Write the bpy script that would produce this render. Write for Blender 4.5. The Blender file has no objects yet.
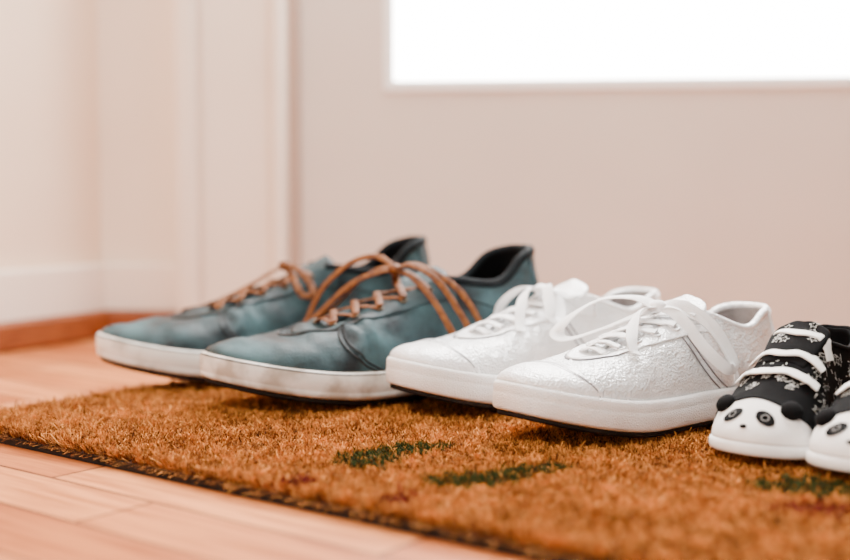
import bpy, bmesh, math, random
import numpy as np
from mathutils import Vector, noise, Matrix
from mathutils.bvhtree import BVHTree
random.seed(7); np.random.seed(7)
S=bpy.context.scene; COL=S.collection

# ------------------------------------------------------------ helpers
def lin(c):
    r=[]
    for x in c:
        x=x/255.0
        r.append(x/12.92 if x<=.04045 else ((x+.055)/1.055)**2.4)
    return (r[0],r[1],r[2],1)

def mat(name,c1,c2=None,scale=20,rough=.6,metal=0,bump=0,bscale=200,btype='noise',spec=.5,sheen=0,coat=0,bdist=.001,stretch=None,emit=None,detail=4,ramp=(.35,.65),rvar=0,bump2=None):
    m=bpy.data.materials.new(name); m.use_nodes=True
    nt=m.node_tree; N=nt.nodes; K=nt.links; b=N['Principled BSDF']
    b.inputs['Roughness'].default_value=rough; b.inputs['Metallic'].default_value=metal
    b.inputs['Specular IOR Level'].default_value=spec
    if sheen: b.inputs['Sheen Weight'].default_value=sheen
    if coat: b.inputs['Coat Weight'].default_value=coat; b.inputs['Coat Roughness'].default_value=.25
    tc=N.new('ShaderNodeTexCoord'); mp=N.new('ShaderNodeMapping'); K.new(tc.outputs['Object'],mp.inputs[0])
    if stretch: mp.inputs['Scale'].default_value=stretch
    nz=N.new('ShaderNodeTexNoise'); nz.inputs['Scale'].default_value=scale; nz.inputs['Detail'].default_value=detail
    K.new(mp.outputs[0],nz.inputs['Vector'])
    rp=N.new('ShaderNodeValToRGB'); rp.color_ramp.elements[0].position=ramp[0]; rp.color_ramp.elements[1].position=ramp[1]
    rp.color_ramp.elements[0].color=lin(c1); rp.color_ramp.elements[1].color=lin(c2 or c1)
    K.new(nz.outputs['Fac'],rp.inputs[0]); K.new(rp.outputs[0],b.inputs['Base Color'])
    if rvar:
        mr=N.new('ShaderNodeMapRange'); mr.inputs['From Min'].default_value=.3; mr.inputs['From Max'].default_value=.7
        mr.inputs['To Min'].default_value=rough-rvar; mr.inputs['To Max'].default_value=rough+rvar
        K.new(nz.outputs['Fac'],mr.inputs['Value']); K.new(mr.outputs[0],b.inputs['Roughness'])
    prev=None
    for bb in ([(bump,bscale,btype,bdist)] if bump else [])+([bump2] if bump2 else []):
        st,sc,ty,di=bb
        if ty=='noise': t=N.new('ShaderNodeTexNoise'); t.inputs['Scale'].default_value=sc; t.inputs['Detail'].default_value=3; o=t.outputs['Fac']
        elif ty=='voronoi': t=N.new('ShaderNodeTexVoronoi'); t.inputs['Scale'].default_value=sc; t.feature='DISTANCE_TO_EDGE'; o=t.outputs['Distance']
        elif ty=='cells': t=N.new('ShaderNodeTexVoronoi'); t.inputs['Scale'].default_value=sc; o=t.outputs['Distance']
        else:
            t=N.new('ShaderNodeTexWave'); t.inputs['Scale'].default_value=sc; o=t.outputs['Fac']; t.bands_direction='DIAGONAL'
        K.new(mp.outputs[0],t.inputs['Vector'])
        bp=N.new('ShaderNodeBump'); bp.inputs['Strength'].default_value=st; bp.inputs['Distance'].default_value=di
        K.new(o,bp.inputs['Height'])
        if prev: K.new(prev.outputs[0],bp.inputs['Normal'])
        prev=bp
    if prev: K.new(prev.outputs[0],b.inputs['Normal'])
    if emit:
        b.inputs['Emission Color'].default_value=emit[0]; b.inputs['Emission Strength'].default_value=emit[1]
    return m

class MB:
    def __init__(s): s.v=[]; s.f=[]
    def grid(s,rows,closed_i=False,closed_j=False):
        n=len(rows); m=len(rows[0]); o=len(s.v)
        for r in rows: s.v+= [tuple(p) for p in r]
        for i in range(n if closed_i else n-1):
            for j in range(m if closed_j else m-1):
                a=o+i*m+j; b=o+i*m+(j+1)%m; c=o+((i+1)%n)*m+(j+1)%m; d=o+((i+1)%n)*m+j
                s.f.append((a,b,c,d))
    def fan(s,ring,flip=False):
        o=len(s.v); c=Vector((0,0,0))
        for p in ring: c+=Vector(p)
        c/=len(ring); s.v+= [tuple(p) for p in ring]+[tuple(c)]; n=len(ring)
        for i in range(n):
            t=(o+i,o+(i+1)%n,o+n); s.f.append(t[::-1] if flip else t)
    def box(s,a,b):
        o=len(s.v); x0,y0,z0=a; x1,y1,z1=b
        s.v+=[(x0,y0,z0),(x1,y0,z0),(x1,y1,z0),(x0,y1,z0),(x0,y0,z1),(x1,y0,z1),(x1,y1,z1),(x0,y1,z1)]
        for q in ((0,3,2,1),(4,5,6,7),(0,1,5,4),(1,2,6,5),(2,3,7,6),(3,0,4,7)): s.f.append(tuple(o+k for k in q))
    def frames(s,path,ups):
        out=[]; n=len(path)
        for i,p in enumerate(path):
            T=(path[min(i+1,n-1)]-path[max(i-1,0)])
            if T.length<1e-9: T=Vector((1,0,0))
            T.normalize(); U=ups[i] if isinstance(ups,list) else ups
            Sd=T.cross(U)
            if Sd.length<1e-4: Sd=T.cross(Vector((.3,.9,.1)))
            Sd.normalize(); out.append((p,Sd,Sd.cross(T)))
        return out
    def sweep(s,path,ups,rx,ry,seg=10,pw=1.0):
        rows=[]
        for p,Sd,U2 in s.frames(path,ups):
            row=[]
            for k in range(seg):
                a=2*math.pi*k/seg; c=math.cos(a); d=math.sin(a)
                row.append(p+Sd*rx*math.copysign(abs(c)**pw,c)+U2*ry*math.copysign(abs(d)**pw,d))
            rows.append(row)
        s.grid(rows,closed_j=True); s.fan(rows[0],True); s.fan(rows[-1])
    def ribbon(s,path,ups,rx,ry,curl=.12):
        top=[];bot=[];l=[];r=[]
        W=(-1,-.5,0,.5,1)
        for p,Sd,U in s.frames(path,ups):
            t=[p+Sd*rx*w+U*(ry-curl*rx*w*w) for w in W]; b=[p+Sd*rx*w+U*(-ry-curl*rx*w*w) for w in W]
            top.append(t); bot.append(b[::-1]); l.append([b[0],t[0]]); r.append([t[-1],b[-1]])
        for g in (top,bot,l,r): s.grid(g)
    def blob(s,c,r,seg=14,rot=None):
        rows=[]
        for i in range(seg//2+1):
            th=math.pi*i/(seg//2)
            row=[]
            for k in range(seg):
                a=2*math.pi*k/seg
                p=Vector((r[0]*math.sin(th)*math.cos(a),r[1]*math.sin(th)*math.sin(a),r[2]*math.cos(th)))
                if rot: p=rot@p
                row.append(Vector(c)+p)
            rows.append(row)
        s.grid(rows,closed_j=True)
    def obj(s,name,m,parent=None,smooth=True,weld=False,fixn=False):
        me=bpy.data.meshes.new(name); me.from_pydata(s.v,[],s.f); me.update()
        if weld or fixn:
            bm=bmesh.new(); bm.from_mesh(me)
            if weld: bmesh.ops.remove_doubles(bm,verts=bm.verts,dist=1e-6)
            if fixn: bmesh.ops.recalc_face_normals(bm,faces=bm.faces)
            bm.to_mesh(me); bm.free()
        if smooth: me.polygons.foreach_set('use_smooth',[True]*len(me.polygons))
        for x in (m if isinstance(m,list) else [m]): me.materials.append(x)
        o=bpy.data.objects.new(name,me); COL.objects.link(o)
        if parent: o.parent=parent
        return o

def bevel(o,w=.002,seg=2):
    md=o.modifiers.new('bevel','BEVEL'); md.width=w; md.segments=seg; md.limit_method='ANGLE'

def cr(pts,n=8,closed=False):
    P=[Vector(p) for p in pts]; out=[]; L=len(P)
    for i in range(L if closed else L-1):
        if closed: p0,p1,p2,p3=P[i-1],P[i],P[(i+1)%L],P[(i+2)%L]
        else: p0,p1,p2,p3=P[max(i-1,0)],P[i],P[i+1],P[min(i+2,L-1)]
        for k in range(n):
            t=k/n
            out.append(.5*((2*p1)+(p2-p0)*t+(2*p0-5*p1+4*p2-p3)*t*t+(-p0+3*p1-3*p2+p3)*t**3))
    if not closed: out.append(P[-1])
    return out

def sstep(a,b,x):
    t=max(0,min(1,(x-a)/(b-a))); return t*t*(3-2*t)

# ------------------------------------------------------------ shoe upper surface
class Upper:
    def __init__(s,O,I,prm,L,lat,base,spring,wr=0,seed=0,wid=1.0):
        s.L=L; s.lat=lat; s.wr=wr; s.seed=seed; s.spring=spring; s.base=base
        half=[]
        for (o,i,p) in zip(O,I,prm):
            half.append([o[0],o[1]*wid,0,i[0],i[1]*wid,i[2],p[0],p[1],p[2],p[3]])
        s.K=[]
        for q in range(20):
            h=list(half[q if q<=10 else 20-q])
            sg=1 if q<=10 else -1
            sh=-lat*.03*sstep(.45,1,h[0])
            wd=1.0
            if sg!=lat: wd=1-.10*math.exp(-((h[0]-.42)/.14)**2)   # arch
            h[1]=sg*h[1]*wd+sh; h[4]=sg*h[4]-lat*.012*sstep(.4,.7,h[3])
            h[2]=base+s.spr(h[0])*.9
            s.K.append(np.array(h))
    def spr(s,x): 
        return s.spring*max(0,(x-.58)/.42)**1.7+.008*max(0,(.12-x)/.12)**2
    def k(s,q):
        q%=20; i=int(q); t=q-i
        p0,p1,p2,p3=s.K[(i-1)%20],s.K[i],s.K[(i+1)%20],s.K[(i+2)%20]
        return .5*((2*p1)+(p2-p0)*t+(2*p0-5*p1+4*p2-p3)*t*t+(-p0+3*p1-3*p2+p3)*t**3)
    def raw(s,q,v):
        h=s.k(q); O=h[0:3]; I=h[3:6]; a,kk,dz,b=h[6:10]
        P1=O+np.array([0,b*np.sign(O[1]) if abs(O[1])>.03 else 0,a])
        P2=np.array([I[0]+(O[0]-I[0])*kk,I[1]+(O[1]-I[1])*kk,I[2]+dz])
        w=1-v
        P=w**3*O+3*w*w*v*P1+3*w*v*v*P2+v**3*I
        return Vector(((P[0]-.5)*s.L,P[1]*s.L,P[2]*s.L))
    def PN(s,q,v):
        e=.02; v0=max(0,v-e); v1=min(1,v+e)
        P=s.raw(q,v); dq=s.raw(q+e*2,v)-s.raw(q-e*2,v); dv=s.raw(q,v1)-s.raw(q,v0)
        N=dv.cross(dq)
        if N.length<1e-12: N=Vector((0,0,1))
        N.normalize()
        if s.wr:
            pp=P/s.L
            n=noise.noise(Vector((pp.x*11+s.seed,pp.y*7,pp.z*9)))+.6*noise.noise(Vector((pp.x*24,pp.y*12+s.seed,pp.z*20)))
            cx=math.sin((pp.x+.3*abs(pp.y)+.03*noise.noise(pp*14))*105)*math.exp(-((pp.x-.13)/.06)**2)*.9
            P=P+N*(n+cx)*s.wr*s.L*math.sin(math.pi*min(1,v*1.0))
        return P,N
    def at(s,q,v,off=0):
        P,N=s.PN(q,v); return P+N*off
    def outline(s,n=120):
        out=[]
        for i in range(n):
            q=20*i/n; h=s.k(q); h2=s.k(q+.05); h0=s.k(q-.05)
            t=Vector((h2[0]-h0[0],h2[1]-h0[1],0))
            t.normalize(); nn=Vector((-t.y,t.x,0))
            out.append((Vector((h[0],h[1],h[2])),nn))
        return out

def build_upper(U,par,mo,ml,nq=160,nv=26,thick=.012,name='upper'):
    mb=MB(); rows=[]
    for i in range(nq):
        rows.append([U.at(20*i/nq,j/nv) for j in range(nv+1)])
    mb.grid(rows,closed_i=True)
    o=mb.obj(name,[mo,ml],par)
    sd=o.modifiers.new('thick','SOLIDIFY'); sd.thickness=thick*U.L; sd.offset=-1; sd.material_offset=1; sd.material_offset_rim=0
    return o,mb

def patch(U,par,name,m,q0,q1,v0,v1,off=.0012,th=.0022,nq=60,nv=14):
    mb=MB(); rows=[]
    for i in range(nq+1):
        q=q0+(q1-q0)*i/nq; a=v0(i/nq) if callable(v0) else v0; b=v1(i/nq) if callable(v1) else v1
        rows.append([U.at(q,a+(b-a)*j/nv,off) for j in range(nv+1)])
    mb.grid(rows); o=mb.obj(name,m,par)
    sd=o.modifiers.new('thick','SOLIDIFY'); sd.thickness=th; sd.offset=-1
    return o

TR=.014
def build_sole(U,par,m,grow=.014,style='white',name='sole',inset=.02):
    L=U.L; out=U.outline(160)
    if style=='white': P=[(-inset,0),(0.0,.0),(grow*.75,.07),(grow,.15),(grow*1.02,.50),(grow*.95,.60),(grow*.86,.63),(grow*.90,.68),(grow*.88,.9),(grow*.55,1.0),(-.02,1.02)]
    elif style=='blue': P=[(-inset,0),(0.0,.0),(grow*.7,.06),(grow*.85,.14),(grow*.95,.24),(grow*.84,.27),(grow*.9,.31),(grow,.5),(grow*.95,.88),(grow*.6,1.0),(-.02,1.02)]
    else: P=[(-inset,0),(0,.03),(grow*.8,.15),(grow,.4),(grow*.9,.75),(grow*.4,1.0),(-.02,1.02)]
    rows=[]; tr=0 if style=='baby' else TR
    for g,f in P:
        r=[]
        for p,n in out:
            zb=U.spr(p.x)+tr; zt=p.z
            q=p+n*g
            r.append(Vector(((q.x-.5)*L,q.y*L,(zb+(zt-zb)*f)*L)))
        rows.append(r)
    mb=MB(); mb.grid(rows,closed_j=True); mb.fan(rows[0],True); mb.fan(rows[-1])
    return mb.obj(name,m,par,weld=True,fixn=True)

def stripe(U,par,m,f=.86,g=.0136,r=.0006,name='sole_stripe'):
    L=U.L; pts=[]
    for p,n in U.outline(160):
        q=p+n*g; zb=U.spr(p.x)+TR
        pts.append(Vector(((q.x-.5)*L,q.y*L,(zb+(p.z-zb)*f)*L)))
    rows=[]; N=len(pts)
    for i in range(N):
        T=(pts[(i+1)%N]-pts[i-1]).normalized(); Sd=T.cross(Vector((0,0,1))).normalized()
        rows.append([pts[i]+Sd*r*math.cos(a)+Vector((0,0,1))*r*math.sin(a) for a in [k*math.pi/3 for k in range(6)]])
    mb=MB(); mb.grid(rows,closed_i=True,closed_j=True); mb.obj(name,m,par)

def outsole(U,par,m):
    L=U.L; rows=[]
    for g,f in ((-.05,0),(-.006,.0),(.001,.003),(.003,TR*.6),(.002,TR+.002),(-.01,TR+.002)):
        rows.append([Vector(((p.x+n.x*g-.5)*L,(p.y+n.y*g)*L,(U.spr(p.x)+f)*L)) for p,n in U.outline(120)])
    mb=MB(); mb.grid(rows,closed_j=True); mb.fan(rows[0],True)
    return mb.obj('outsole',m,par,weld=True,fixn=True)

def insole(U,par,m):
    mb=MB(); r=[]
    for p,n in U.outline(80):
        q=p-n*.02; r.append(Vector(((q.x-.5)*U.L,q.y*U.L,(U.base+.012+U.spr(p.x))*U.L)))
    mb.fan(r); return mb.obj('insole',m,par)

def tongue(U,par,m,xs,zs,ws,th=.02,sag=.25):
    L=U.L; pts=cr([(x,w,z) for x,z,w in zip(xs,zs,ws)],6); mb=MB(); rows=[]
    n=len(pts)
    for i,p in enumerate(pts):
        row=[]
        endr=1.0
        k=i/(n-1)
        if k>.86: endr=math.sqrt(max(.02,1-((k-.86)/.14)**2*.75))
        for j in range(15):
            a=-1+2*j/14; y=a*p.y*endr-U.lat*.012*sstep(.4,.7,p.x)
            z=p.z-sag*p.y*a*a
            row.append(Vector(((p.x-.5)*L,y*L,z*L+.0004*math.sin(a*7+i*.5))))
        rows.append(row)
    mb.grid(rows); o=mb.obj('tongue',m,par,fixn=True)
    sd=o.modifiers.new('t','SOLIDIFY'); sd.thickness=th*L; sd.offset=0
    sb=o.modifiers.new('s','SUBSURF'); sb.levels=1; sb.render_levels=1
    return mb

def make_bvh(*mbs):
    v=[];f=[]
    for m in mbs:
        o=len(v); v+=[Vector(p) for p in m.v]; f+=[tuple(o+k for k in q) for q in m.f]
    return BVHTree.FromPolygons(v,f)

def drape(path,bvh,off,near=.03):
    out=[];ups=[]
    for p in path:
        loc,n,i,d=bvh.find_nearest(p)
        if n.z<-.2: n=-n
        if loc is not None and (p-loc).dot(n)<off and d<near: p=loc+n*off
        out.append(p); ups.append(n)
    return out,ups

def over(path,bvh,off):
    out=[];ups=[]
    for p in path:
        loc,n,i,d=bvh.ray_cast(Vector((p.x,p.y,.4)),Vector((0,0,-1)))
        u=Vector((0,0,1))
        if loc is not None:
            if n.z<0: n=-n
            z=loc.z+off/max(.35,n.z)
            if p.z<z: p=Vector((p.x,p.y,z))
            u=(n+Vector((0,0,1))).normalized()
        out.append(p); ups.append(u)
    for _ in range(2):
        out=[out[0]]+[(out[i-1]+out[i]*2+out[i+1])/4 for i in range(1,len(out)-1)]+[out[-1]]
    return out,ups

def ring(mb,c,n,R,r,seg=16):
    n=n.normalized(); t=n.cross(Vector((0,1,.2))).normalized(); b=n.cross(t)
    rows=[]
    for i in range(seg):
        a=2*math.pi*i/seg; d=t*math.cos(a)+b*math.sin(a)
        rows.append([c+d*(R+r*math.cos(e*math.pi/3))+n*r*math.sin(e*math.pi/3) for e in range(6)])
    mb.grid(rows,closed_i=True,closed_j=True)

# ------------------------------------------------------------ materials
M_blue=mat('blue_canvas',(10,24,30),(62,92,98),scale=26,rough=.60,rvar=.12,bump=.5,bscale=60,btype='noise',bdist=.003,spec=.42,detail=10,ramp=(.36,.68),bump2=(.5,600,'noise',.0008))
M_blue2=mat('blue_trim',(9,22,27),(46,72,78),scale=34,rough=.6,bump=.4,bscale=80,bdist=.002,spec=.4,detail=9,bump2=(.5,600,'noise',.0008))
M_dark=mat('charcoal_lining',(4,4,5),(9,9,10),scale=60,rough=.95,spec=.1)
M_collar=mat('dark_collar_binding',(8,12,15),(16,22,25),scale=60,rough=.85,spec=.15)
M_bsole=mat('worn_offwhite_rubber',(176,164,150),(230,224,215),scale=40,rough=.6,bump=.25,bscale=150,ramp=(.36,.54),detail=12)
M_out=mat('dark_outsole_rubber',(24,17,13),(40,31,26),scale=40,rough=.85,spec=.2)
M_brown=mat('brown_leather_lace',(84,42,12),(122,70,24),scale=180,rough=.6,bump=.5,bscale=900,bdist=.0004,spec=.3)
M_brass=mat('aged_metal',(90,76,60),rough=.4,metal=.8)
M_white=mat('pearl_white_leather',(240,242,243),(254,254,254),scale=30,rough=.24,bump=.8,bscale=560,btype='cells',bdist=.0010,spec=1.0,metal=.20,bump2=(.8,130,'noise',.0028))
M_wtrim=mat('smooth_white_leather',(246,246,247),(254,254,254),scale=40,rough=.28,bump=.6,bscale=560,btype='cells',bdist=.0008,metal=.10,spec=.9,bump2=(.6,130,'noise',.0020))
M_wsole=mat('white_ribbed_rubber',(242,236,231),(254,252,250),scale=40,rough=.55,bump=.8,bscale=560,btype='voronoi',bdist=.0010)
M_lining=mat('pale_grey_lining',(128,120,118),(156,148,146),scale=80,rough=.85,bump=.3,bscale=600)
M_wlace=mat('white_cotton_lace',(250,249,249),(254,254,254),scale=200,rough=.8,bump=.4,bscale=1200,bdist=.0004)
M_thread=mat('stitch_thread',(116,114,118),rough=.7)
M_bthread=mat('dark_thread',(6,10,12),rough=.7)
M_black=mat('black_cotton',(3,3,4),(9,9,10),scale=120,rough=.9,bump=.4,bscale=900,bdist=.0004,spec=.12)
M_pwhite=mat('white_soft_leather',(238,236,233),(248,246,244),scale=60,rough=.75,bump=.3,bscale=700,bdist=.0005,spec=.25)
M_ink=mat('black_print',(3,3,4),rough=.8,spec=.1)
M_greyp=mat('grey_print',(120,118,116),rough=.7)
M_inkw=mat('white_print',(214,211,204),rough=.6)
M_strap=mat('white_elastic_strap',(236,234,229),rough=.7,bump=.4,bscale=900,bdist=.0004)
M_wall=mat('wall_paint',(239,219,200),(243,224,205),scale=6,rough=.85,bump=.08,bscale=300)
M_wallL=mat('wall_paint_warm_glow',(240,212,186),(243,217,192),scale=6,rough=.85,bump=.08,bscale=300)  # left wall: peach glow near the corner put into the paint colour
M_door=mat('door_paint',(216,201,189),(220,206,194),scale=5,rough=.6)
M_trim=mat('trim_paint',(242,224,207),(246,229,213),scale=5,rough=.5)
M_bead=mat('white_glazing_bead',(253,252,250),rough=.4)
M_strip=mat('varnished_wood_strip',(116,54,18),(148,76,30),scale=30,rough=.45,stretch=(1,1,8))
M_gapstrip=mat('door_gap_strip',(186,158,140),rough=.8)  # darker strip filling the gap between casing and door
M_glass=mat('daylight_glow_glass',(240,240,240),rough=.3,emit=((1,.98,.95,1),20.0))  # pane itself emits, standing in for daylight from outside
M_rubber=mat('mat_backing_rubber',(22,16,12),(36,26,19),scale=40,rough=.9,spec=.2)

# ------------------------------------------------------------ adult sneaker
OUT=[(0,0),(.018,.078),(.075,.116),(.2,.128),(.39,.130),(.55,.150),(.70,.176),(.83,.166),(.93,.120),(.983,.062),(1,0)]
PRM=[(.07,.35,-.08,.006),(.07,.35,-.08,.006),(.07,.4,-.08,.006),(.05,.6,-.05,.008),(.06,.55,-.05,.01),(.06,.55,-.035,.008),(.05,.5,-.016,.004),(.048,.48,-.016,.0),(.046,.45,-.018,0),(.046,.45,-.018,0),(.046,.45,-.018,0)]
PRB=PRM[:5]+[(.055,.55,-.045,.008),(.040,.5,-.026,.004),(.035,.5,-.021,.0),(.033,.48,-.019,0),(.033,.48,-.019,0),(.033,.48,-.019,0)]
IN_W=[(.034,0,.310),(.052,.064,.309),(.108,.096,.298),(.2,.104,.262),(.37,.078,.316),(.46,.050,.290),(.545,.044,.260),(.605,.04,.236),(.645,.032,.220),(.662,.016,.213),(.668,0,.211)]
IN_B=[(.032,0,.390),(.052,.066,.387),(.110,.100,.366),(.2,.110,.300),(.37,.086,.316),(.45,.058,.284),(.52,.050,.252),(.58,.044,.224),(.622,.034,.203),(.638,.017,.194),(.644,0,.191)]

def root(name,loc,deg,label,cat,group=None,tilt=0):
    e=bpy.data.objects.new(name,None); COL.objects.link(e); e.empty_display_size=.03
    e.location=loc; e.rotation_euler=(0,tilt,math.radians(deg)); e['label']=label; e['category']=cat
    if group: e['group']=group
    return e
SZ=.0135
def sneaker(style,tip,theta,L,lat,label,group,seed=0,wid=.93):
    th=math.radians(theta)
    loc=(tip[0]+.5*L*math.cos(th),tip[1]+.5*L*math.sin(th),SZ)
    E=root('sneaker',loc,180+theta,label,'shoe',group)
    W=style=='white'
    U=Upper(OUT,IN_W if W else IN_B,PRM if W else PRB,L,lat,.099 if W else .086,.072 if W else .066,wr=.004 if W else .009,seed=seed,wid=wid)
    mo=M_white if W else M_blue
    up,mbU=build_upper(U,E,mo,M_lining if W else M_dark,thick=.014 if W else .02)
    build_sole(U,E,M_wsole if W else M_bsole,style=style)
    outsole(U,E,M_out)
    if not W: stripe(U,E,M_bthread,f=.93,g=.0112)
    insole(U,E,M_lining if W else M_dark)
    if W: mbT=tongue(U,E,M_wtrim,[.69,.63,.56,.47,.39,.335],[.19,.213,.243,.278,.315,.35],[.03,.045,.058,.07,.082,.08])
    else: mbT=tongue(U,E,M_blue2,[.67,.61,.54,.46,.39,.335],[.165,.196,.230,.267,.308,.340],[.03,.045,.058,.07,.084,.08])
    bv=make_bvh(mbU,mbT)
    for sg in (0,1):
        a,b=(3.75,9.9) if sg==0 else (16.25,10.1)
        if sg==0: patch(U,E,'eyestay',M_wtrim if W else M_blue2,a,b,lambda u:.70+.06*u,1.0)
        else: patch(U,E,'eyestay',M_wtrim if W else M_blue2,b,a,lambda u:.76-.06*u,1.0)
    patch(U,E,'heel_counter',M_wtrim if W else M_blue2,-1.6,1.6,0.0,1.0)
    mb=MB(); path=[U.at(q,1.0,-.002) for q in np.linspace(-4.0,4.0,90)]
    cw=.0028 if W else .0044
    mb.sweep(path,Vector((0,0,1)),cw,cw*.95,10)
    mb.obj('collar_binding',M_wtrim if W else M_collar,E)
    def seam(fn,n=60,r=.0006):
        mb=MB(); pts=[fn(i/n) for i in range(n+1)]; mb.sweep([U.at(q,v,.0006) for q,v in pts],[U.PN(q,v)[1] for q,v in pts],r,r,6)
        mb.obj('stitching',M_thread if W else M_bthread,E)
    if W:
        patch(U,E,'toe_cap',M_wtrim,6.9,13.1,0.0,lambda u:max(.02,.60*math.sin(math.pi*u)**.55),off=.001,th=.002,nq=70)
        for d in (0,.03): seam(lambda u:(7.0+6.0*u,max(.0,(.57-d)*math.sin(math.pi*u)**.55)))
        for d in (0,.16): seam(lambda u:(3.6+d+1.0*u,.02+.70*u)); seam(lambda u:(16.4-d-1.0*u,.02+.70*u))
        seam(lambda u:(3.8+6*u,.735)); seam(lambda u:(16.2-6*u,.735))
    else:
        for d in (0,.14):
            seam(lambda u:(5.2+d+1.6*u,.72*u),r=.0008); seam(lambda u:(14.8-d-1.6*u,.72*u),r=.0008)
        seam(lambda u:(6.9+6.2*u,.70-.02*math.sin(math.pi*u)),r=.0008)
        seam(lambda u:(3.8+6*u,.73)); seam(lambda u:(16.2-6*u,.73))
        seam(lambda u:(1.7+2.0*u,.15+.1*math.sin(math.pi*u)+.62*u)); seam(lambda u:(18.3-2.0*u,.15+.1*math.sin(math.pi*u)+.62*u))
    qs=[4.25,4.95,5.65,6.4,7.2,8.1] if W else [4.35,5.15,5.95,6.8,7.8]
    for q in qs:
        for s2 in (0,1):
            qq=q if s2==0 else 20-q
            P,N=U.PN(qq,.86); m=MB(); ring(m,P+N*.0018,N,.0028,.0008)
            m.obj('eyelet',M_wtrim if W else M_brass,E)
    lb=MB()
    rx,ry=(.0040,.0004) if W else (.0030,.0009)
    def put(path,ups,w=None):
        if W: lb.ribbon(path,ups,w or rx,ry)
        else: lb.sweep(path,ups,w or rx,ry,12,.8)
    def ey(q,s2): return U.at(q if s2==0 else 20-q,.86,.002)
    def row(a,b,lift,off=.0024):
        pts=[a+(b-a)*i/18+Vector((0,0,lift*math.sin(math.pi*i/18))) for i in range(19)]
        pts,ups=over(pts,bv,off); put(pts,ups)
    n=len(qs)
    if W:
        for i in range(n): row(ey(qs[i],0),ey(qs[i],1),.003)
        for i in range(n-1): row(ey(qs[i],0),ey(qs[i+1],1),.006,.0036)
    else:
        row(ey(qs[-1],0),ey(qs[-1],1),.003)
        for i in range(n-1):
            row(ey(qs[i],0),ey(qs[i+1],1),.003); row(ey(qs[i],1),ey(qs[i+1],0),.005,.004)
    def V(x,y,z): return Vector(((x-.5)*L,y*L,z*L))
    def strand(pts,flat_up=None,dr=True,wx=None,twist=0):
        path=cr([V(*p) for p in pts],12)
        if dr:
            path,ups=drape(path,bv,.003)
            for _ in range(2): path=[path[0]]+[(path[i-1]+path[i]*2+path[i+1])/4 for i in range(1,len(path)-1)]+[path[-1]]
        else: ups=[Vector((0,0,1))]*len(path)
        if flat_up: ups=[Vector(flat_up)]*len(path)
        for _ in range(4): ups=[ups[0]]+[(ups[i-1]+ups[i]+ups[i+1]).normalized() for i in range(1,len(ups)-1)]+[ups[-1]]
        if twist:
            n=len(path); o2=[]
            for i in range(n):
                T=(path[min(i+1,n-1)]-path[max(i-1,0)]).normalized()
                o2.append(Matrix.Rotation(twist*math.sin(math.pi*2*i/(n-1)),3,T)@ups[i])
            ups=o2
        put(path,ups,wx)
    if W:
        kz=.332; kx=.47
        lb.blob(V(kx,0,kz),(.006,.007,.0045))
        row(ey(qs[0],0),V(kx,0.01,kz),.004); row(ey(qs[0],1),V(kx,-.01,kz),.004)
        if seed==1:
            strand([(kx,0,kz),(.50,-.06,.356),(.55,-.14,.348),(.60,-.20,.305),(.645,-.225,.255),(.64,-.19,.235),(.59,-.11,.265),(.53,-.04,.305),(kx,0,kz)],flat_up=(.35,.10,.8),dr=False,wx=.0056,twist=.35)
            strand([(kx,0,kz),(.43,.06,.335),(.38,.12,.28),(.345,.15,.21),(.335,.165,.17),(.37,.165,.165),(.42,.13,.22),(.455,.06,.31),(kx,0,kz)],wx=.0042,twist=.5)
            strand([(kx,0,kz),(.44,.05,.335),(.39,.11,.29),(.345,.145,.21),(.325,.16,.15),(.32,.165,.12)],wx=.0042,twist=.4)
            strand([(kx,0,kz),(.54,.0,.325),(.60,.03,.30),(.65,.07,.26),(.67,.10,.22)],twist=.4)
        else:
            strand([(kx,0,kz),(.49,.05,.345),(.52,.10,.305),(.53,.13,.26),(.49,.12,.25),(.46,.06,.305),(kx,0,kz)],wx=.0044,twist=.4)
            strand([(kx,0,kz),(.50,-.06,.335),(.53,-.12,.285),(.52,-.15,.23),(.47,-.11,.255),(kx,0,kz)],wx=.0044,twist=.4)
            strand([(kx,0,kz),(.54,.02,.335),(.60,.07,.29),(.64,.12,.22)],twist=.4)
    else:
        kx=.47; kz=.342 if seed==3 else .318
        lb.blob(V(kx,0,kz),(.006,.008,.005))
        row(ey(qs[0],0),V(kx,0.01,kz),.004); row(ey(qs[0],1),V(kx,-.01,kz),.004)
        if seed==3:
            strand([(kx,0,kz),(.455,.06,.356),(.41,.115,.32),(.36,.15,.235),(.33,.17,.165),(.35,.175,.135),(.385,.17,.17),(.42,.13,.255),(.45,.07,.32),(kx,0,kz)])
            strand([(kx,0,kz),(.49,-.07,.375),(.54,-.14,.352),(.60,-.19,.28),(.635,-.205,.20),(.655,-.19,.175),(.63,-.14,.22),(.57,-.07,.30),(.51,-.02,.335),(kx,0,kz)],flat_up=(.5,.5,.6),dr=False)
            strand([(kx,0,kz),(.43,.05,.355),(.35,.11,.30),(.30,.145,.22),(.275,.16,.15),(.265,.165,.12)])
            strand([(kx,0,kz),(.50,-.04,.345),(.54,-.09,.30),(.59,-.12,.24),(.64,-.14,.2)])
        else:
            strand([(kx,0,kz),(.45,.05,.315),(.42,.10,.27),(.42,.12,.24),(.45,.10,.24),(.46,.05,.29),(kx,0,kz)])
            strand([(kx,0,kz),(.52,-.03,.285),(.58,-.06,.245),(.65,-.09,.215),(.71,-.10,.19),(.75,-.09,.18)])
            strand([(kx,0,kz),(.51,-.03,.295),(.56,-.06,.26),(.61,-.075,.235),(.64,-.055,.225),(.60,-.03,.245),(.53,-.01,.285),(kx,0,kz)])
    lb.obj('laces',M_wlace if W else M_brown,E)
    return E

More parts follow.
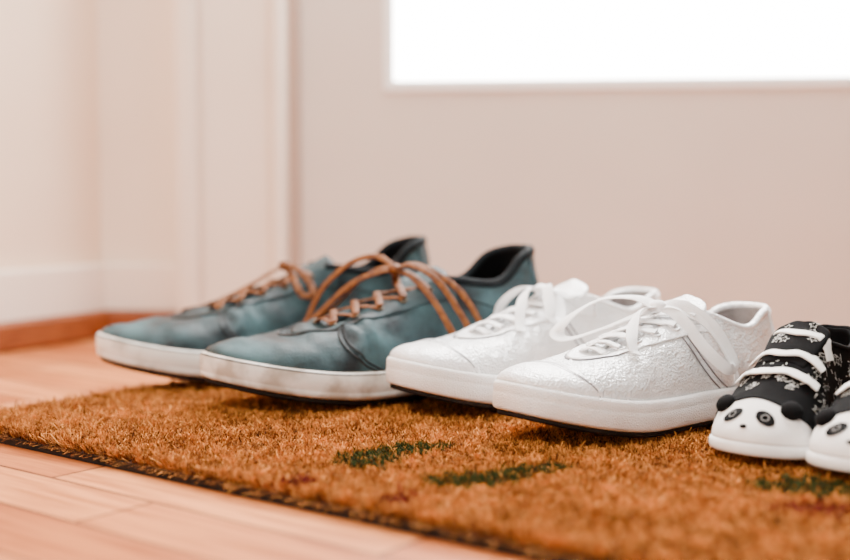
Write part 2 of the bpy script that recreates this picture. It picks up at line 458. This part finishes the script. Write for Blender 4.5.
gB='pair of blue canvas sneakers'; gW='pair of white sneakers'
sneaker('blue',(-.164,.903),31,.306,1,'worn blue-grey canvas sneaker with brown laces, beside white sneaker',gB,seed=3)
sneaker('blue',(-.288,1.040),22,.318,-1,'worn blue-grey canvas sneaker with brown laces, ending the row',gB,seed=9)
sneaker('white',(.0600,.772),37,.258,1,'shiny white leather sneaker with ribbon bow, beside baby shoes',gW,seed=1)
sneaker('white',(-.026,.888),32,.27,-1,'shiny white leather sneaker with tied laces, beside blue sneaker',gW,seed=5)

# ------------------------------------------------------------ baby shoes
BO=[(0,0),(.02,.10),(.08,.155),(.2,.175),(.38,.178),(.53,.20),(.68,.228),(.81,.222),(.92,.168),(.98,.09),(1,0)]
BI=[(.03,0,.48),(.04,.07,.48),(.09,.12,.45),(.2,.14,.41),(.33,.13,.435),(.42,.105,.46),(.48,.08,.445),(.51,.055,.43),(.53,.035,.422),(.537,.017,.418),(.54,0,.417)]
BP=[(.14,.6,-.14,.01)]*4+[(.14,.65,-.1,.01)]*2+[(.125,.62,-.13,0),(.11,.56,-.14,0)]+[(.105,.52,-.15,0)]*3
def decal(mb,bv,C,N,poly,off=.0006,R=4,r0=0):
    N=N.normalized(); up=Vector((0,0,1)); s=up.cross(N).normalized(); u=N.cross(s)
    rows=[]
    for r in range(1,R+1):
        k=r0+(1-r0)*(r-1)/(R-1) if r0 else r/R
        row=[]
        for (a,b) in poly:
            p=C+s*a*k+u*b*k
            loc,n,i,d=bv.find_nearest(p)
            if n.dot(N)<0:n=-n
            row.append(loc+n*off)
        rows.append(row)
    mb.grid(rows,closed_j=True)
    if r0: return
    loc,n,i,d=bv.find_nearest(C)
    if n.dot(N)<0:n=-n
    o=len(mb.v); mb.v.append(tuple(loc+n*off)); m=len(poly); st=o-m*R
    for i in range(m): mb.f.append((st+i,st+(i+1)%m,o))
def ell(rx,ry,rot=0,cx=0,cy=0,n=24):
    c,s=math.cos(rot),math.sin(rot)
    return [(rx*math.cos(a)*c-ry*math.sin(a)*s+cx,rx*math.cos(a)*s+ry*math.sin(a)*c+cy) for a in [2*math.pi*i/n for i in range(n)]]

def baby(tip,theta,L,lat,label,seed):
    th=math.radians(theta)
    E=root('baby_shoe',(tip[0]+.5*L*math.cos(th),tip[1]+.5*L*math.sin(th),SZ),180+theta,label,'shoe','pair of panda baby shoes')
    U=Upper(BO,BI,BP,L,lat,.058,.03,wr=.006,seed=seed)
    up,mbU=build_upper(U,E,M_black,M_dark,nq=120,nv=22,thick=.025)
    build_sole(U,E,M_pwhite,grow=.018,style='baby')
    insole(U,E,M_dark)
    mbT=tongue(U,E,M_black,[.60,.52,.45,.40,.36],[.37,.43,.475,.50,.53],[.10,.12,.13,.13,.12],th=.03)
    bv=make_bvh(mbU,mbT)
    tv=lambda u:max(.02,.53*math.sin(math.pi*u)**.5)
    patch(U,E,'toe_cap',M_pwhite,6.7,13.3,0,tv,off=.0010,th=.0016,nq=80)
    m=MB(); pts=[(6.7+6.6*i/60,tv(i/60)) for i in range(61)]
    m.sweep([U.at(q,v,.0012) for q,v in pts],Vector((0,0,1)),.0009,.0009,8); m.obj('toe_cap_piping',M_black,E)
    for q in (8.0,12.0):
        P,N=U.PN(q,tv((q-6.7)/6.6)-.01)
        axis=(N+Vector((.5,0,.35))).normalized()
        m=MB(); rot=axis.to_track_quat('Z','Y').to_matrix()
        m.blob(P+N*.0025,(.0070,.0070,.0042),18,rot); m.obj('ear',M_black,E)
    for sg in (1,-1):
        P,N=U.PN(10+sg*.88,.31); r=-sg*.75
        b1=MB(); decal(b1,bv,P,N,ell(.0048,.0070,r),.0017); b1.obj('eye_patch',M_ink,E)
        b1=MB(); decal(b1,bv,P,N,ell(.0025,.0026),.0022,R=2,r0=.76); b1.obj('eye_ring',M_greyp,E)
    P,N=U.PN(10,.19); b1=MB(); decal(b1,bv,P,N,ell(.0024,.0015),.0017); b1.obj('nose',M_ink,E)
    for k,(qa,va,dzz) in enumerate([(6.3,.57,.0),(5.5,.66,.001),(4.6,.74,.0)]):
        A=U.at(qa,va,.001); B=U.at(20-qa+.25*(k-1),va,.001)
        ctl=[A+(B-A)*t for t in np.linspace(0,1,25)]
        ctl=[p+Vector((.004*math.sin(math.pi*i/24)+.0012*math.sin(i*.55+k),0,dzz)) for i,p in enumerate(ctl)]
        pts,ups=over(ctl,bv,.0020)
        m=MB(); m.sweep(pts,ups,.0046,.0008,14,.5); m.obj('elastic_strap',M_strap,E)
    m=MB(); rnd=random.Random(seed)
    def star(r,rot): return [((r if i%2==0 else r*.42)*math.cos(rot+i*math.pi/5),(r if i%2==0 else r*.42)*math.sin(rot+i*math.pi/5)) for i in range(10)]
    def dash(l,rot,w=.00035):
        c,s=math.cos(rot),math.sin(rot)
        return [(x*c-y*s,x*s+y*c) for x,y in ((-l,-w),(0,-w),(l,-w),(l,0),(l,w),(0,w),(-l,w),(-l,0))]
    for q in np.arange(.5,19.6,.55):
        for v in ((.2,.5,.8) if int(q*4)%2 else (.35,.68)):
            if 6.6<q<13.4 and v<.60: continue
            q2=q+rnd.uniform(-.25,.25); P,N=U.PN(q2,v+rnd.uniform(-.06,.06))
            decal(m,bv,P,N,star(rnd.uniform(.0024,.0046),rnd.uniform(0,2)),.0008,R=2,r0=.82)
            for _ in range(2):
                q3=q2+rnd.uniform(.2,.5); v3=min(.95,v+rnd.uniform(-.18,.18)); P,N=U.PN(q3,v3)
                if not(6.5<q3<13.5 and v3<.6): decal(m,bv,P,N,dash(rnd.uniform(.001,.0028),rnd.uniform(0,3),.00026),.0008)
    for i in range(10):
        P=Vector(((.42-.5)*L+rnd.uniform(-.006,.014),rnd.uniform(-.012,.012),.2)); loc,n,_,_=bv.ray_cast(P,Vector((0,0,-1)))
        if loc: 
            if n.z<0:n=-n
            decal(m,bv,loc,n,star(.0034,rnd.uniform(0,2)),.0032,R=2,r0=.80)
    m.obj('star_print',M_inkw,E)
    m=MB(); m.sweep([U.at(q,1.0) for q in np.linspace(-6,6,90)],Vector((0,0,1)),.0018,.0018,8); m.obj('collar_binding',M_black,E)
    return E
baby((.193,.727),47,.150,-1,'black baby shoe with white panda-face toe, beside white sneaker',11)
baby((.2490,.673),52,.150,1,'black baby shoe with white panda-face toe, ending the row',23)

# ------------------------------------------------------------ doormat
MA=37.7
ang=math.radians(-MA); dx=Vector((math.cos(ang),math.sin(ang),0)); dy=Vector((-math.sin(ang),math.cos(ang),0))
corner=Vector((-.364,.889,0)); ML,MD=.95,.50
mroot=root('doormat',tuple(corner+dx*ML/2+dy*MD/2),-MA,'rusty golden-brown coir doormat with green and dark red motifs','doormat')
rr=.03
def rrect(i):
    out=[]
    for cx,cy,a0 in ((ML/2-rr,MD/2-rr,0),(-ML/2+rr,MD/2-rr,90),(-ML/2+rr,-MD/2+rr,180),(ML/2-rr,-MD/2+rr,270)):
        for k in range(7):
            a=math.radians(a0+15*k); out.append((cx+(rr-i)*math.cos(a),cy+(rr-i)*math.sin(a)))
    return out
mb=MB(); r0=[Vector((x,y,0.0002)) for x,y in rrect(-.0005)]; r1=[Vector((x,y,.0058)) for x,y in rrect(-.0005)]; 
mb.grid([r0,r1],closed_j=True); mb.fan(r0,True); mb.fan(r1); mb.obj('backing',M_rubber,mroot,smooth=False,fixn=True)
NF=720000
def fibres(n):
    x=np.random.uniform(-ML/2+.0005,ML/2-.0005,n); y=np.random.uniform(-MD/2+.0005,MD/2-.0005,n)
    c,s=math.cos(ang),math.sin(ang); cx,cy=mroot.location.x,mroot.location.y
    wx=cx+c*x-s*y; wy=cy+s*x+c*y
    dens=np.where((np.abs(wx)<.37*wy+.08)&(wy>.38),1,.2)
    k=np.random.rand(n)<dens
    ax=np.abs(x)-(ML/2-rr); ay=np.abs(y)-(MD/2-rr)
    k&=~((ax>0)&(ay>0)&(ax**2+ay**2>rr**2))
    x,y,wx,wy=x[k],y[k],wx[k],wy[k]; n=len(x)
    def field(cell,seed):
        rs=np.random.RandomState(seed); nx=int(ML/cell)+3; ny=int(MD/cell)+3; g=rs.uniform(-1,1,(nx,ny))
        fx=(x+ML/2)/cell; fy=(y+MD/2)/cell; ix=fx.astype(int); iy=fy.astype(int); tx=fx-ix; ty=fy-iy
        tx=tx*tx*(3-2*tx); ty=ty*ty*(3-2*ty)
        return (g[ix,iy]*(1-tx)+g[ix+1,iy]*tx)*(1-ty)+(g[ix,iy+1]*(1-tx)+g[ix+1,iy+1]*tx)*ty
    big=field(.0035,1)*.9+field(.009,2)*.6+field(.05,5)*.3
    lnx=field(.003,3); lny=field(.003,4)
    ln=np.random.uniform(.0050,.0074,n)*(1+.24*big)
    lng=np.random.rand(n)<.015; ln[lng]*=1.7
    az=np.random.uniform(0,2*np.pi,n)
    lean=np.abs(np.random.normal(.30,.32,n))
    lx=np.cos(az)*np.sin(lean)+lnx*.35; ly=np.sin(az)*np.sin(lean)+lny*.35
    ex=np.clip((np.abs(x)-(ML/2-.010))/.010,0,1)*np.sign(x); ey=np.clip((np.abs(y)-(MD/2-.010))/.010,0,1)*np.sign(y)
    er=np.random.uniform(-.1,1.3,n); lx+=ex*er; ly+=ey*er
    ln*=1+.6*np.abs(ex+ey)*np.random.rand(n)
    lz=np.sqrt(np.clip(1-lx**2-ly**2,.03,1))-.5*np.clip(np.abs(ex+ey)*er-.6,0,1)
    d=np.stack([lx,ly,lz],1); d/=np.linalg.norm(d,axis=1)[:,None]
    base=np.stack([x,y,np.full(n,.0056)],1)
    sa=np.random.uniform(0,2*np.pi,n); side=np.stack([np.cos(sa),np.sin(sa),np.zeros(n)],1)
    w=np.random.uniform(.00020,.00040,n)[:,None]
    curl=np.stack([np.random.normal(0,.0013,n),np.random.normal(0,.0013,n),np.random.uniform(-.0012,.0,n)],1)
    mid=base+d*(ln*.6)[:,None]; tip=base+d*ln[:,None]+curl
    V=np.stack([base-side*w,base+side*w,mid-side*w,mid+side*w,tip-side*w*.9,tip+side*w*.9],1).reshape(-1,3)
    V[:,2]=np.clip(V[:,2],.0012,.0165)
    t=np.clip(np.random.rand(n)*.85+.08+big*.30,0,1)
    cA=np.array(lin((112,54,16))[:3]); cB=np.array(lin((236,156,76))[:3]); cC=np.array(lin((58,28,10))[:3])
    colr=cA+(cB-cA)*(t**1.3)[:,None]; dk=np.random.rand(n)<.15-.14*big; colr[dk]=cC
    def leaf(px,py,ax_,ay_,rot):
        cc,ss=math.cos(rot),math.sin(rot); u=(wx-px)*cc+(wy-py)*ss; v=-(wx-px)*ss+(wy-py)*cc
        return (np.abs(u)<ax_)&(np.abs(v)<ay_*np.cos(np.clip(u/ax_,-1,1)*1.4)*(1+.35*np.sin(u*420)))
    g=leaf(-.038,.742,.024,.024,.35)|leaf(-.012,.775,.034,.018,.5)|leaf(.030,.690,.034,.020,.3)|leaf(.065,.715,.03,.014,.5)|leaf(.222,.672,.036,.024,-.2)|leaf(.30,.60,.03,.02,-.3)
    r=leaf(-.074,.686,.014,.011,.1)|leaf(-.014,.643,.013,.012,0)|leaf(.212,.624,.030,.016,-.1)
    g&=np.random.rand(n)<.85; r&=np.random.rand(n)<.72
    gt=np.random.rand(n)[:,None]
    G=np.array(lin((26,32,10))[:3])*(1-gt)+np.array(lin((62,72,28))[:3])*gt
    Rr=np.array(lin((80,12,20))[:3])*(1-gt)+np.array(lin((124,32,34))[:3])*gt
    colr[g]=G[g]; colr[r]=Rr[r]
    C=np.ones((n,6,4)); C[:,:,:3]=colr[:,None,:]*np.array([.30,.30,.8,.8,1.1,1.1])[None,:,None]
    me=bpy.data.meshes.new('coir_pile'); me.vertices.add(n*6); me.vertices.foreach_set('co',V.ravel())
    b=(np.arange(n)*6)[:,None]; F=np.concatenate([b+np.array([0,1,3,2]),b+np.array([2,3,5,4])],1).ravel()
    me.loops.add(n*8); me.loops.foreach_set('vertex_index',F.astype(np.int32))
    me.polygons.add(n*2); me.polygons.foreach_set('loop_start',(np.arange(n*2)*4).astype(np.int32))
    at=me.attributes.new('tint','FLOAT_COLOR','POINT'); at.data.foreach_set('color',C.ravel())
    me.update(calc_edges=True)
    return me
me=fibres(NF)
M_coir=mat('coir_fibre',(180,110,60),rough=.85,spec=.12)
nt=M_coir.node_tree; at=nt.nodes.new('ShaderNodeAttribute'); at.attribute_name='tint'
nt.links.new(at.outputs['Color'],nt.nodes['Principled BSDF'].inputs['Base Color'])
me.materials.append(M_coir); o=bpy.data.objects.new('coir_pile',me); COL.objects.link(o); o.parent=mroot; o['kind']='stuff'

# ------------------------------------------------------------ room
def struct(o): o['kind']='structure'; return o
m=bpy.data.materials.new('laminate_floor'); m.use_nodes=True; nt=m.node_tree; N=nt.nodes; K=nt.links; b=N['Principled BSDF']
tc=N.new('ShaderNodeTexCoord'); mp=N.new('ShaderNodeMapping'); mp.inputs['Rotation'].default_value=(0,0,math.radians(MA)); K.new(tc.outputs['Object'],mp.inputs[0])
br=N.new('ShaderNodeTexBrick'); br.inputs['Scale'].default_value=1; br.inputs['Brick Width'].default_value=.27; br.inputs['Row Height'].default_value=.055
br.inputs['Mortar Size'].default_value=.0014; br.inputs['Mortar Smooth'].default_value=.3; br.inputs['Bias'].default_value=0; br.offset=.37
br.inputs['Color1'].default_value=lin((168,88,40)); br.inputs['Color2'].default_value=lin((218,142,86)); br.inputs['Mortar'].default_value=lin((78,36,18))
K.new(mp.outputs[0],br.inputs['Vector'])
mp2=N.new('ShaderNodeMapping'); mp2.inputs['Scale'].default_value=(3,45,1); K.new(mp.outputs[0],mp2.inputs[0])
nz=N.new('ShaderNodeTexNoise'); nz.inputs['Scale'].default_value=3; nz.inputs['Detail'].default_value=6; K.new(mp2.outputs[0],nz.inputs['Vector'])
rp=N.new('ShaderNodeValToRGB'); rp.color_ramp.elements[0].color=(.62,.50,.40,1); rp.color_ramp.elements[1].color=(1,1,1,1); rp.color_ramp.elements[0].position=.35; rp.color_ramp.elements[1].position=.6
K.new(nz.outputs['Fac'],rp.inputs[0])
mx=N.new('ShaderNodeMix'); mx.data_type='RGBA'; mx.blend_type='MULTIPLY'; mx.inputs[0].default_value=1
K.new(br.outputs['Color'],mx.inputs[6]); K.new(rp.outputs[0],mx.inputs[7]); K.new(mx.outputs[2],b.inputs['Base Color'])
b.inputs['Roughness'].default_value=.6; b.inputs['Specular IOR Level'].default_value=.15
mb=MB(); mb.box((-2,-1.5,-.05),(2.5,2.2,0)); struct(mb.obj('floor',m,smooth=False))

wa=math.radians(-6); wroot_loc=Vector((-.42,1.53,0))
def wobj(name,boxes,m,bev=0):
    mb=MB()
    for a,b2 in boxes: mb.box(a,b2)
    o=mb.obj(name,m,smooth=False); o.location=wroot_loc; o.rotation_euler=(0,0,wa)
    if bev: bevel(o,bev,5)
    return struct(o)
D0,D1=.262,1.12
wobj('wall_back',[((-.3,0,0),(D0,.12,2.4)),((D1,0,0),(2.6,.12,2.4)),((D0,0,2.04),(D1,.12,2.4))],M_wall)
wobj('trim_1',[((.113,-.040,0),(.140,0,2.1)),((.1385,-.024,0),(.232,0,2.1)),((.2325,-.034,0),(.250,0,2.1)),((D1+.012,-.024,0),(D1+.12,0,2.1)),((.25,-.024,2.05),(D1+.012,0,2.12))],M_trim,.007)
wobj('trim_2',[((.2505,-.010,0),(.2615,.02,2.04))],M_gapstrip,.004)
gx0,gx1,gz0,gz1=.383,1.0,.324,1.93
wobj('door_1',[((D0+.002,0,.004),(gx0,.04,2.03)),((gx1,0,.004),(D1-.002,.04,2.03)),((gx0,0,.004),(gx1,.04,gz0)),((gx0,0,gz1),(gx1,.04,2.03))],M_door)
bw=.012
wobj('trim_3',[((gx0-bw,-.003,gz0-bw),(gx0+.001,.014,gz1+bw)),((gx1-.001,-.003,gz0-bw),(gx1+bw,.014,gz1+bw)),((gx0,-.003,gz0-bw),(gx1,.014,gz0+.001)),((gx0,-.003,gz1-.001),(gx1,.014,gz1+bw))],M_bead,.001)
wobj('window_1',[((gx0-.003,-.001,gz0-.003),(gx1+.003,.007,gz1+.003))],M_glass)
wobj('baseboard_back',[((.0,-.014,.0),(.115,0,.094))],M_trim,.004)
wobj('trim_4',[((.0,-.028,.0),(.118,-.013,.036))],M_strip,.006)
la=math.atan2(-.152,-.076)
def lobj(name,a,b2,m,bev=0):
    mb=MB(); mb.box(a,b2); o=mb.obj(name,m,smooth=False); o.location=wroot_loc; o.rotation_euler=(0,0,la)
    if bev: bevel(o,bev)
    return struct(o)
lobj('wall_left',(-.1,-.12,0),(3.0,0,2.4),M_wallL)
lobj('baseboard_left',(0,0,0),(3.0,.014,.094),M_trim,.004)
lobj('trim_5',(0,.013,0),(3.0,.028,.036),M_strip,.006)

# ------------------------------------------------------------ light
w=bpy.data.worlds.new('World'); S.world=w; w.use_nodes=True
bg=w.node_tree.nodes['Background']; bg.inputs[0].default_value=(1,.93,.86,1); bg.inputs[1].default_value=.48
def area(name,loc,tgt,size,power,col,sy=None):
    l=bpy.data.lights.new(name,'AREA'); l.energy=power; l.size=size; l.color=col
    if sy: l.shape='RECTANGLE'; l.size_y=sy
    o=bpy.data.objects.new(name,l); COL.objects.link(o); o.location=loc
    o.rotation_euler=(Vector(tgt)-Vector(loc)).to_track_quat('-Z','Y').to_euler(); return o
area('room_daylight',(-.75,-.7,1.5),(.05,1.0,.1),.5,50,(1,.925,.85))
area('door_daylight',(.27,1.40,1.12),(.10,.55,0),.6,68,(1,.98,.96),1.3)

# ------------------------------------------------------------ camera
cd=bpy.data.cameras.new('Camera'); cam=bpy.data.objects.new('Camera',cd); COL.objects.link(cam)
cam.location=(0,0,.176); cam.rotation_euler=(math.radians(90-3.88),0,0); cd.lens=50; cd.sensor_width=36; cd.clip_start=.01
cd.dof.use_dof=True; cd.dof.focus_distance=.82; cd.dof.aperture_fstop=2.8
S.camera=cam
